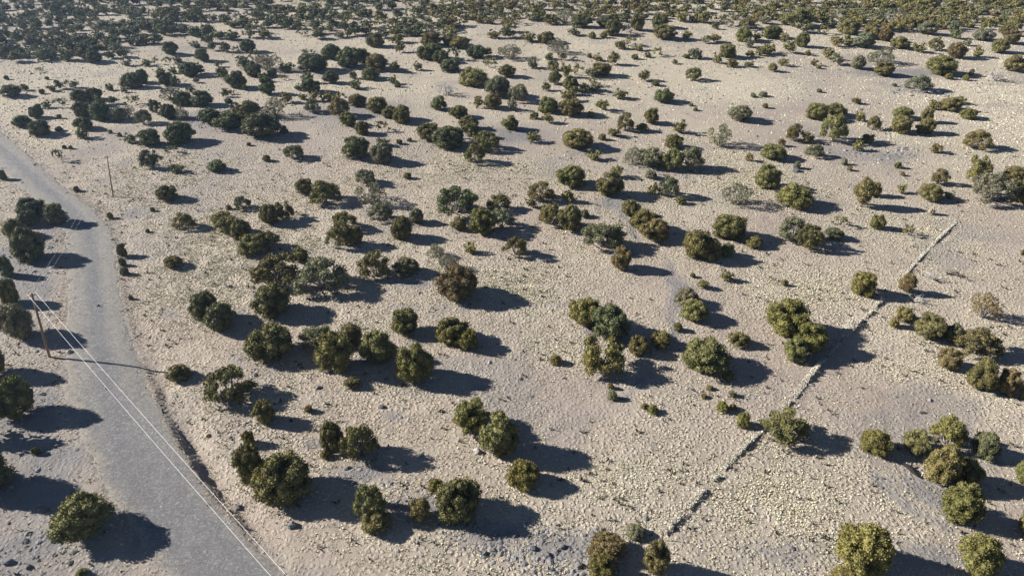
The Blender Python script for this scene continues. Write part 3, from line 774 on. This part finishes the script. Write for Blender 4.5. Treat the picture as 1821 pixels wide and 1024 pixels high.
def straw_tone(n, s):
    base = np.array([.64, .585, .43]); b2 = np.array([.57, .495, .38]); b3 = np.array([.60, .57, .45]); dk = np.array([.40, .335, .26])
    m = rg.rand(n, 1)
    c = np.where(m < .55, base, np.where(m < .76, b2, np.where(m < .95, b3, dk)))
    return c * rg.uniform(.82, 1.08, (n, 1))
# near field: a shaggy dome and loose blades for every tuft
x, y, s, rd = tufts(760000, 30, 150, True)
rx_, ry_ = [], []
for t in TREES:
    if t['single'] and t['p'][1] < 150:
        m_ = int(10 + 7 * t['wm']); a_ = rg.uniform(0, 6.28, m_); q_ = t['wm'] * .5 * rg.uniform(.75, 1.25, m_)
        rx_.append(t['p'][0] + q_ * np.cos(a_)); ry_.append(t['p'][1] + q_ * np.sin(a_))
rx_ = np.concatenate(rx_); ry_ = np.concatenate(ry_); ok = keep_clear(rx_, ry_) > 0; rx_, ry_ = rx_[ok], ry_[ok]
nring = len(rx_); x = np.concatenate([x, rx_]); y = np.concatenate([y, ry_]); s = np.concatenate([s, np.full(nring, 1.2)]); rd = np.concatenate([rd, np.ones(nring)])
n = len(x); z = ground_z(x, y, rd)
size = (.055 + .12 * rg.rand(n) ** 3 + .055 * s ** 2) * np.where(y > 95, 1.1, 1)
tone = straw_tone(n, s) * (1 - .28 * cover(x, y)[0])[:, None]
dark = rg.rand(n) < .007
size = np.where(dark, rg.uniform(.2, .38, n), size); tone[dark] = np.array([.085, .075, .055]) * rg.uniform(.7, 1.4, (dark.sum(), 1))  # dark clumps: grey-brown, deepened to paint in the shadow inside dense growth
NB = 4
a = (np.arange(NB) * 2 * math.pi / NB)[None] + rg.uniform(0, 6.28, (n, 1)) + rg.uniform(-.5, .5, (n, NB))
d = np.stack([np.cos(a), np.sin(a)], -1); sz = size[:, None, None]
b0 = np.stack([x, y], 1)[:, None] + d * sz * rg.uniform(.0, .35, (n, NB, 1))
tip = b0 + d * sz * rg.uniform(.35, 1.0, (n, NB, 1)) + rg.normal(0, .25, (n, NB, 2)) * sz
sd_ = np.stack([-d[..., 1], d[..., 0]], -1) * sz * .40
hh = size[:, None] * rg.uniform(.3, .95, (n, NB)) * np.where(dark, 1.25, 1)[:, None]
V = np.zeros((n, NB, 3, 3))
V[:, :, 0, :2] = b0 - sd_; V[:, :, 1, :2] = b0 + sd_; V[:, :, 2, :2] = tip
V[:, :, 0, 2] = V[:, :, 1, 2] = z[:, None] - .02 + .35 * hh * rg.uniform(0, 1, (n, NB)); V[:, :, 2, 2] = z[:, None] + hh
G.add(V.reshape(-1, 3), F3=np.arange(n * NB * 3).reshape(-1, 3), t=np.repeat(rg.rand(n * NB), 3), c=np.repeat(tone, NB * 3, 0))
print('near tufts', n)
# far field: coarser tufts
x, y, s, rd = tufts(165000, 108, 330, False)
n = len(x); z = base_z(x, y)
size = .14 + .18 * rg.rand(n) ** 2; tone = straw_tone(n, s); dark = rg.rand(n) < .06; size = np.where(dark, rg.uniform(.2, .42, n), size); tone[dark] = np.array([.10, .09, .065]) * rg.uniform(.7, 1.4, (dark.sum(), 1))
ang = (np.arange(4) * math.pi / 2)[None] + rg.uniform(0, 6.28, (n, 1))
V = np.zeros((n, 5, 3))
V[:, :4, 0] = x[:, None] + size[:, None] * np.cos(ang); V[:, :4, 1] = y[:, None] + size[:, None] * np.sin(ang); V[:, :4, 2] = z[:, None] - .05
V[:, 4] = np.stack([x, y, z + size * rg.uniform(.4, .8, n)], 1)
F3 = (np.array([(0, 1, 4), (1, 2, 4), (2, 3, 4), (3, 0, 4)])[None] + (np.arange(n) * 5)[:, None, None]).reshape(-1, 3)
G.add(V.reshape(-1, 3), F3=F3, t=np.repeat(rg.rand(n), 5), c=np.repeat(tone, 5, 0))
print('far tufts', n)
grass = link('bunch_grass', G.mesh('bunch_grass', M_GRASS))
tag(grass, 'pale straw coloured bunch grass tufts all over the ground', 'grass', kind='stuff')

# ------------------------------------------------------------------ stones
rr_ = RS(55)
def rock_mesh(seed, m, sub=1):
    r = RS(seed); V0, F0 = ICO2 if sub == 2 else ICO1
    d = 1 + r.uniform(-.28, .22, len(V0)); V1 = V0 * d[:, None] * [1, .8, .62]
    for _ in range(3):
        nrm = unit(r.normal(size=3)); h = V1 @ nrm; V1 = V1 - np.outer(np.maximum(h - .62, 0), nrm)
    return mesh_np('rock', V1, F0, m)
ROCKS = [rock_mesh(k, M_ROCK, 2) for k in range(6)]; PALE = rock_mesh(9, M_PALE, 2)
BIG = [(520, 935, 18, 'dark round boulder beside the large yellowish juniper by the road', 0), (422, 897, 13, 'dark cracked rock on the road bank near the lower left', 0), (947, 975, 15, 'dark basalt boulder on the grey outcrop, left end', 0), (973, 987, 13, 'dark basalt boulder in the middle of the grey outcrop', 0),
       (1000, 972, 13, 'dark basalt boulder at the right side of the grey outcrop', 0), (1030, 1006, 16, 'dark basalt boulder lowest on the grey outcrop', 0), (915, 952, 12, 'dark basalt boulder at the top of the grey outcrop', 0), (862, 983, 12, 'dark basalt boulder below the round juniper shadow', 0),
       (1414, 305, 15, 'dark boulder on the rear slope beside an olive juniper', 0), (678, 724, 12, 'flat grey stone lying in the open foreground grass', 0), (849, 803, 14, 'pale boulder at the foot of the twin junipers', 1), (123, 627, 11, 'pale rounded boulder beside the near utility pole', 1), (1578, 523, 7, 'small white stone at the upper tip of the fence drift', 1),
       (566, 690, 10, 'brown stone below the row of junipers', 0), (15, 1000, 16, 'dark boulder in the lower left corner', 0), (50, 1008, 12, 'dark boulder second from the lower left corner', 0)]
for u, v, w, lab, pale in BIG:
    p = ground_at(u, v); zc = p[1] * cp - (float(base_z(*p)) - CAM_Z) * sp; q = w * zc / FPX * .55
    o = link('boulder', PALE if pale else ROCKS[rr_.randint(6)], None, (p[0], p[1], float(terrain(p[:1], p[1:])[0]) + q * .2)); o.scale = (q, q, q); o.rotation_euler.z = rr_.uniform(0, 6)
    tag(o, lab, 'boulder', 'loose boulders')
S = Acc()
def scatter_stones(n, cand, lo, hi, colr):
    x, y = cand
    for i in range(n):
        q = (lo + (hi - lo) * rr_.rand() ** 2.5) * (.45 if on_road[i] else 1)
        V0, F0 = ICO1
        if q < .16: pass
        a = rr_.uniform(0, 6.28); c, s_ = math.cos(a), math.sin(a)
        Vv = V0 * (1 + rr_.uniform(-.3, .25, (len(V0), 1))) * [1, .75, .45] * q
        Vv = np.stack([Vv[:, 0] * c - Vv[:, 1] * s_ + x[i], Vv[:, 0] * s_ + Vv[:, 1] * c + y[i], Vv[:, 2] + zz[i] - q * .05], 1)
        S.add(Vv, F3=F0, t=rr_.rand(), c=colr[i])
n = 120000
yy = 32 + 260 * rr_.rand(n) ** 1.3; xx = rr_.uniform(-1, 1, n) * (12 + .8 * (yy + 12))
g, s = cover(xx, yy); rd = keep_clear(xx, yy)
k = rr_.rand(n) < np.where(rd > .3, .24 * g ** 1.5 * sstep(.35, .6, fnoise(xx, yy, 3.0, 91, 3)) + .004, .02)
on_road = rd[k][:9000] < .3; xx, yy = xx[k][:9000], yy[k][:9000]; zz = terrain(xx, yy) + .03 * on_road
cc = np.array([.13, .128, .13])[None] * rr_.uniform(.7, 2.2, (len(xx), 1))
scatter_stones(len(xx), (xx, yy), .06, .42, cc)
OUT = [(985, 975, 130, 44, 330, .34), (890, 955, 100, 34, 170, .28), (1030, 1005, 60, 24, 70, .34), (40, 1000, 80, 30, 90, .3), (430, 765, 40, 16, 50, .3), (1660, 880, 70, 36, 160, .2), (1430, 985, 110, 34, 160, .22), (1540, 272, 110, 16, 150, .6), (1190, 305, 120, 20, 120, .5),
       (400, 215, 100, 14, 120, .7), (80, 760, 60, 40, 60, .3), (700, 880, 60, 24, 80, .3), (1090, 365, 50, 22, 80, .4), (950, 395, 60, 14, 60, .4), (330, 900, 20, 60, 30, .25), (1640, 165, 60, 8, 80, .7), (60, 440, 40, 50, 60, .35)]
for u, v, w, h, cnt_, big in OUT:
    c = ground_at(u, v); e = ground_at(u + w, v); n_ = ground_at(u, v - h)
    rx = np.linalg.norm(e - c); ry = np.linalg.norm(n_ - c)
    a_ = rr_.uniform(0, 6.28, cnt_); q_ = np.sqrt(rr_.rand(cnt_))
    xx = c[0] + rx * q_ * np.cos(a_); yy = c[1] + ry * q_ * np.sin(a_)
    on_road = np.zeros(cnt_, bool); ok = keep_clear(xx, yy) > .3; xx, yy = xx[ok], yy[ok]; zz = terrain(xx, yy)
    scatter_stones(len(xx), (xx, yy), .06, big, np.array([.19, .186, .188])[None] * rr_.uniform(.6, 1.4, (len(xx), 1)))
ri = rr_.randint(0, len(RC), 3000); rtt = rr_.uniform(.04, .96, 3000); pp_ = RL[ri] * (1 - rtt)[:, None] + RR[ri] * rtt[:, None] + rr_.normal(0, .3, (3000, 2))
okk = (pp_[:, 1] < 150); xx, yy = pp_[okk, 0], pp_[okk, 1]; zz = base_z(xx, yy) + .05; on_road = np.zeros(len(xx), bool)
scatter_stones(len(xx), (xx, yy), .03, .11, np.array([.36, .35, .34])[None] * rr_.uniform(.4, 1.4, (len(xx), 1)))
stones = link('scattered_stones', S.mesh('scattered_stones', M_GRASS)); tag(stones, 'small dark basalt stones strewn over the grey patches', 'stones', kind='stuff')

# ------------------------------------------------------------------ utility poles and wires
def pole(u, v, tu, tv, label, H=8.4, k=1.0):
    """foot seen at (u, v), top seen at (tu, tv)"""
    p = ground_at(u, v); z = float(terrain(p[:1], p[1:])[0])
    # the pole leans a little: find the offset in x that puts the top at tu
    best = min(np.linspace(-1.6, 1.6, 161), key=lambda dx: abs(project(p[0] + dx, p[1], z + H)[0] - tu))
    root = bpy.data.objects.new('utility_pole', None); COL.objects.link(root); root.location = (p[0], p[1], z)
    tag(root, label, 'utility pole', 'utility poles along the road')
    top = np.array([best, 0, H])
    A = Acc(); V_, f3, f4 = tube([np.array([0, 0, -.5]), top * .33, top * .66, top], np.array([.15, .14, .12, .10]) * k, 10); A.add(V_, f3, f4)
    link('shaft', A.mesh('pole_shaft', M_POLE, True), root)
    return root, top, p, z
P1, top1, p1, z1 = pole(88, 635, 56, 520, 'leaning wooden utility pole left of the gravel road')
P2, top2, p2, z2 = pole(201, 350, 190, 280, 'thin distant utility pole right of the road bend', 7.2, .75)
print('pole tops', project(*(np.array([*p1, z1]) + top1)), project(*(np.array([*p2, z2]) + top2)))
def at_height(u, v, zfun):
    xr = (u - 910.5) / FPX; yr = (512 - v) / FPX
    d = np.array([xr, cp + yr * sp, -sp + yr * cp]); t = 20.
    for _ in range(40):
        t = (zfun(t * d[0], t * d[1]) - CAM_Z) / d[2]
    return d * t + [0, 0, CAM_Z]
w_end = at_height(491, 1024, lambda x, y: float(base_z(x, y)) + 6.8)
w_start = np.array([*p1, z1]) + top1
ldir = (w_end - w_start)[:2]; ldir /= np.linalg.norm(ldir); side = np.array([-ldir[1], ldir[0]])
bdir = (p2 - p1) / np.linalg.norm(p2 - p1)
def arm(root, top, d):
    A = Acc(); a = np.array([*d, 0])
    c = top + [0, 0, -.28]
    V_, f3, f4 = tube([c - a * .46, c + a * .46], .055, 4); A.add(V_, f3, f4); link('crossarm', A.mesh('crossarm', M_POLE), root)
    for sgn in (-1, 1):
        A = Acc(); q = c + a * .38 * sgn
        V_, f3, f4 = tube([q, q + [0, 0, .08], q + [0, 0, .12], q + [0, 0, .22]], np.array([.02, .05, .035, .045]), 8); A.add(V_, f3, f4)
        link('insulator', A.mesh('insulator', M_CERAMIC, True), root)
    return [c + a * .38 * sgn + [0, 0, .22] for sgn in (-1, 1)]
i1 = arm(P1, top1, side); i2 = arm(P2, top2, np.array([-bdir[1], bdir[0]]))
far_end = w_start[:2] + ldir * 95
names = {(0, 'n'): 'left of two bright wires running from the near pole over the road', (1, 'n'): 'right of two bright wires running from the near pole over the road'}
def wire(a, b, sag, label, rad, m, grp):
    t = np.linspace(0, 1, 40)[:, None]
    P = a * (1 - t) + b * t; P[:, 2] -= 4 * sag * (t * (1 - t))[:, 0]
    V_, f3, f4 = tube(P, rad, 6); A = Acc(); A.add(V_, f3, f4)
    o = link('overhead_wire', A.mesh('overhead_wire', m, True)); tag(o, label, 'wire', grp)
for j in (0, 1):
    a = np.array([*p1, z1]) + i1[j]
    e2 = far_end + side * .38 * (-1, 1)[j]
    e = np.array([*e2, float(base_z(*e2)) + 8.2])
    wire(a, e, 1.0, ('lower', 'upper')[j] + ' of two bright wires from the near pole across the road', .011, M_WIRE, 'bright wires over the road')
    b = np.array([*p2, z2]) + i2[1 - j if np.dot(side, [-bdir[1], bdir[0]]) < 0 else j]
    wire(a, b, 1.0, ('left', 'right')[j] + ' of two faint thin wires between the two utility poles', .007, M_WIRE, 'faint wires between the poles')

# ------------------------------------------------------------------ wire fence with drifted weeds
FP = [ground_at(*q) for q in ((1176, 960), (1246, 882), (1318, 803), (1400, 722), (1487, 618), (1575, 530), (1640, 455), (1702, 393))]
FPc = catmull(FP, 30); dl = np.concatenate([[0], np.cumsum(np.linalg.norm(np.diff(FPc, axis=0), axis=1))])
def along(s_): return np.array([np.interp(s_, dl, FPc[:, 0]), np.interp(s_, dl, FPc[:, 1])])
fence = bpy.data.objects.new('wire_fence', None); COL.objects.link(fence)
f0 = along(0); fz = float(base_z(*f0)); fence.location = (*f0, fz)
tag(fence, 'thin wire fence on steel posts running up the right side', 'fence')
npost = int(dl[-1] / 3.7)
A = Acc(); V_, f3, f4 = tube([(0, 0, -.2), (0, 0, .6), (0, 0, 1.25)], .036, 4); A.add(V_, f3, f4); post_me = A.mesh('fence_post', M_STEEL)
for i in range(npost + 1):
    q = along(dl[-1] * i / npost)
    o = link('post', post_me, fence, (q[0] - f0[0], q[1] - f0[1], float(base_z(*q)) - fz)); o.rotation_euler = (rr_.normal(0, .03), rr_.normal(0, .04), rr_.uniform(0, 1))
for hgt in (.4, .75, 1.1):
    P = np.array([[*(along(s_) - f0), float(base_z(*along(s_))) - fz + hgt] for s_ in np.linspace(0, dl[-1], npost * 2 + 1)])
    V_, f3, f4 = tube(P, .005, 3); A = Acc(); A.add(V_, f3, f4); link('wire_strand', A.mesh('wire_strand', M_STEEL), fence)
D = Acc()
def v_at(s_): return project(*along(s_), float(base_z(*along(s_))))[1]
SEG = [(954, 864, .55, .42), (866, 828, .42, .32), (826, 764, .36, .3), (728, 690, .42, .4), (692, 638, .46, .42), (632, 610, .36, .3), (608, 570, .8, 1.3), (569, 549, .25, .2), (549, 526, .55, .45), (502, 446, .24, .2), (447, 395, .2, .18)]
for sq in np.arange(0, dl[-1], .11):
    vv_ = v_at(sq)
    for v0, v1, hgt, wid in SEG:
        if v1 <= vv_ <= v0:
            q = along(sq); tdir = along(min(sq + .5, dl[-1])) - along(max(sq - .5, 0)); tdir /= np.linalg.norm(tdir); left = np.array([-tdir[1], tdir[0]])
            if vnoise(sq, 0, 1.3, 95) < .13: continue
            fall = (.45 + .85 * float(vnoise(sq, 0, 1.7, 96))) * min(1, .35 + 2.2 * min(v0 - vv_, vv_ - v1) / max(v0 - v1, 1))
            for _ in range(3 if wid < 1 else 6):
                off = rr_.uniform(-.1, wid) ; c = q + left * off
                hz = hgt * fall * max(.15, 1 - off / (wid + .15)) * rr_.uniform(.6, 1.1)
                m = 16
                nn = unit(rr_.normal(size=(m, 3))); nn[:, 2] = np.abs(nn[:, 2])
                pp = np.array([c[0], c[1], float(base_z(*c)) + hz * .4]) + nn * [.13, .13, hz * .6]
                dd_ = unit(rr_.normal(size=(m, 3))); ss_ = unit(np.cross(dd_, rr_.normal(size=(m, 3))))
                L_ = rr_.uniform(.04, .10, (m, 1))
                Vq = np.stack([pp - dd_ * L_ - ss_ * .03, pp - dd_ * L_ + ss_ * .03, pp + dd_ * L_ + ss_ * .03, pp + dd_ * L_ - ss_ * .03], 1).reshape(-1, 3)
                D.add(Vq, F4=np.arange(m * 4).reshape(-1, 4), t=np.repeat(rr_.rand(m), 4), c=np.array([.60, .56, .47]) * rr_.uniform(.85, 1.12))
drift = link('dry_weed_drift', D.mesh('dry_weed_drift', M_GRASS)); tag(drift, 'pale dry weeds blown up against the wire fence', 'weeds', kind='stuff')
def deadwood(u, v, wpx, seed, label, m, flat=.35):
    p = ground_at(u, v); zc = p[1] * cp - (float(base_z(*p)) - CAM_Z) * sp; q = wpx * zc / FPX
    r = RS(seed); A = Acc()
    for k in range(9):
        a = r.uniform(0, 6.28); e = np.array([math.cos(a) * .5, math.sin(a) * .5, r.uniform(.05, flat)]); b = r.normal(0, .06, 3); b[2] = .04
        V_, f3, f4 = tube([b, .5 * (b + e) + r.normal(0, .05, 3), e], np.array([.03, .02, .006]), 5); A.add(V_, f3, f4)
        for _ in range(3):
            t = r.uniform(.3, .9); s0 = b + (e - b) * t; V_, f3, f4 = tube([s0, s0 + r.normal(0, .13, 3) + [0, 0, .06]], np.array([.012, .003]), 4); A.add(V_, f3, f4)
    o = link('fallen_branches', A.mesh('fallen_branches', m, True), None, (*p, float(terrain(p[:1], p[1:])[0]))); o.scale = (q, q, q)
    tag(o, label, 'dead branches', 'fallen dead branches')
deadwood(1660, 497, 34, 1, 'bleached fallen branches right of the fence beside an upright juniper', M_DEAD)
deadwood(1625, 535, 34, 2, 'bleached fallen branches behind a small olive juniper right of fence', M_DEAD)
deadwood(1695, 488, 30, 3, 'low dark fallen branches in the open grass right of the fence', M_STEEL, .15)
deadwood(1385, 783, 40, 4, 'pale dead branches at the foot of the fence juniper', M_DEAD, .3)
deadwood(1062, 948, 34, 5, 'white dead twigs above the yellowish juniper at bottom edge', M_DEAD, .3)
p = ground_at(1620, 838); A = Acc(); V_, f3, f4 = tube([(-.25, .9, .1), (0, .2, .2), (.1, -.3, .15), (.35, -.9, .1)], np.array([.2, .22, .16, .06]), 7); A.add(V_, f3, f4)
V_, f3, f4 = tube([(0, .3, .2), (.45, .75, .35)], np.array([.12, .03]), 6); A.add(V_, f3, f4)
M_NEAR_BLACK = make_noise_mat('near_black_log', (.012, .011, .012), (.03, .028, .028), 6, .02)  # near-black mottled colour for the short branched log shape
o = link('dark_log_shape', A.mesh('dark_log_shape', M_NEAR_BLACK, True), None, (*p, float(terrain(p[:1], p[1:])[0]))); tag(o, 'short dark log shape below the shadow of the right junipers', 'log')

# ------------------------------------------------------------------ haze
HAZE = .00018
if HAZE:
    x0, x1, y0, y1, h0, h1 = -3100, 3100, -700, 5100, -60, 75
    Vh = np.array([(x, y, z) for z in (h0, h1) for y in (y0, y1) for x in (x0, x1)], float)
    Fh = np.array([(0, 2, 3, 1), (4, 5, 7, 6), (0, 1, 5, 4), (2, 6, 7, 3), (0, 4, 6, 2), (1, 3, 7, 5)])
    mh = bpy.data.materials.new('haze'); mh.use_nodes = True; nt = mh.node_tree; nt.nodes.clear()
    pv = nt.nodes.new('ShaderNodeVolumePrincipled'); pv.inputs['Color'].default_value = (.5, .68, 1, 1); pv.inputs['Density'].default_value = HAZE; pv.inputs['Anisotropy'].default_value = .5
    mo = nt.nodes.new('ShaderNodeOutputMaterial'); nt.links.new(pv.outputs[0], mo.inputs['Volume'])
    hz = link('haze', mesh_np('haze', Vh, Fh, mh)); tag(hz, 'thin bluish haze in the air', kind='stuff')
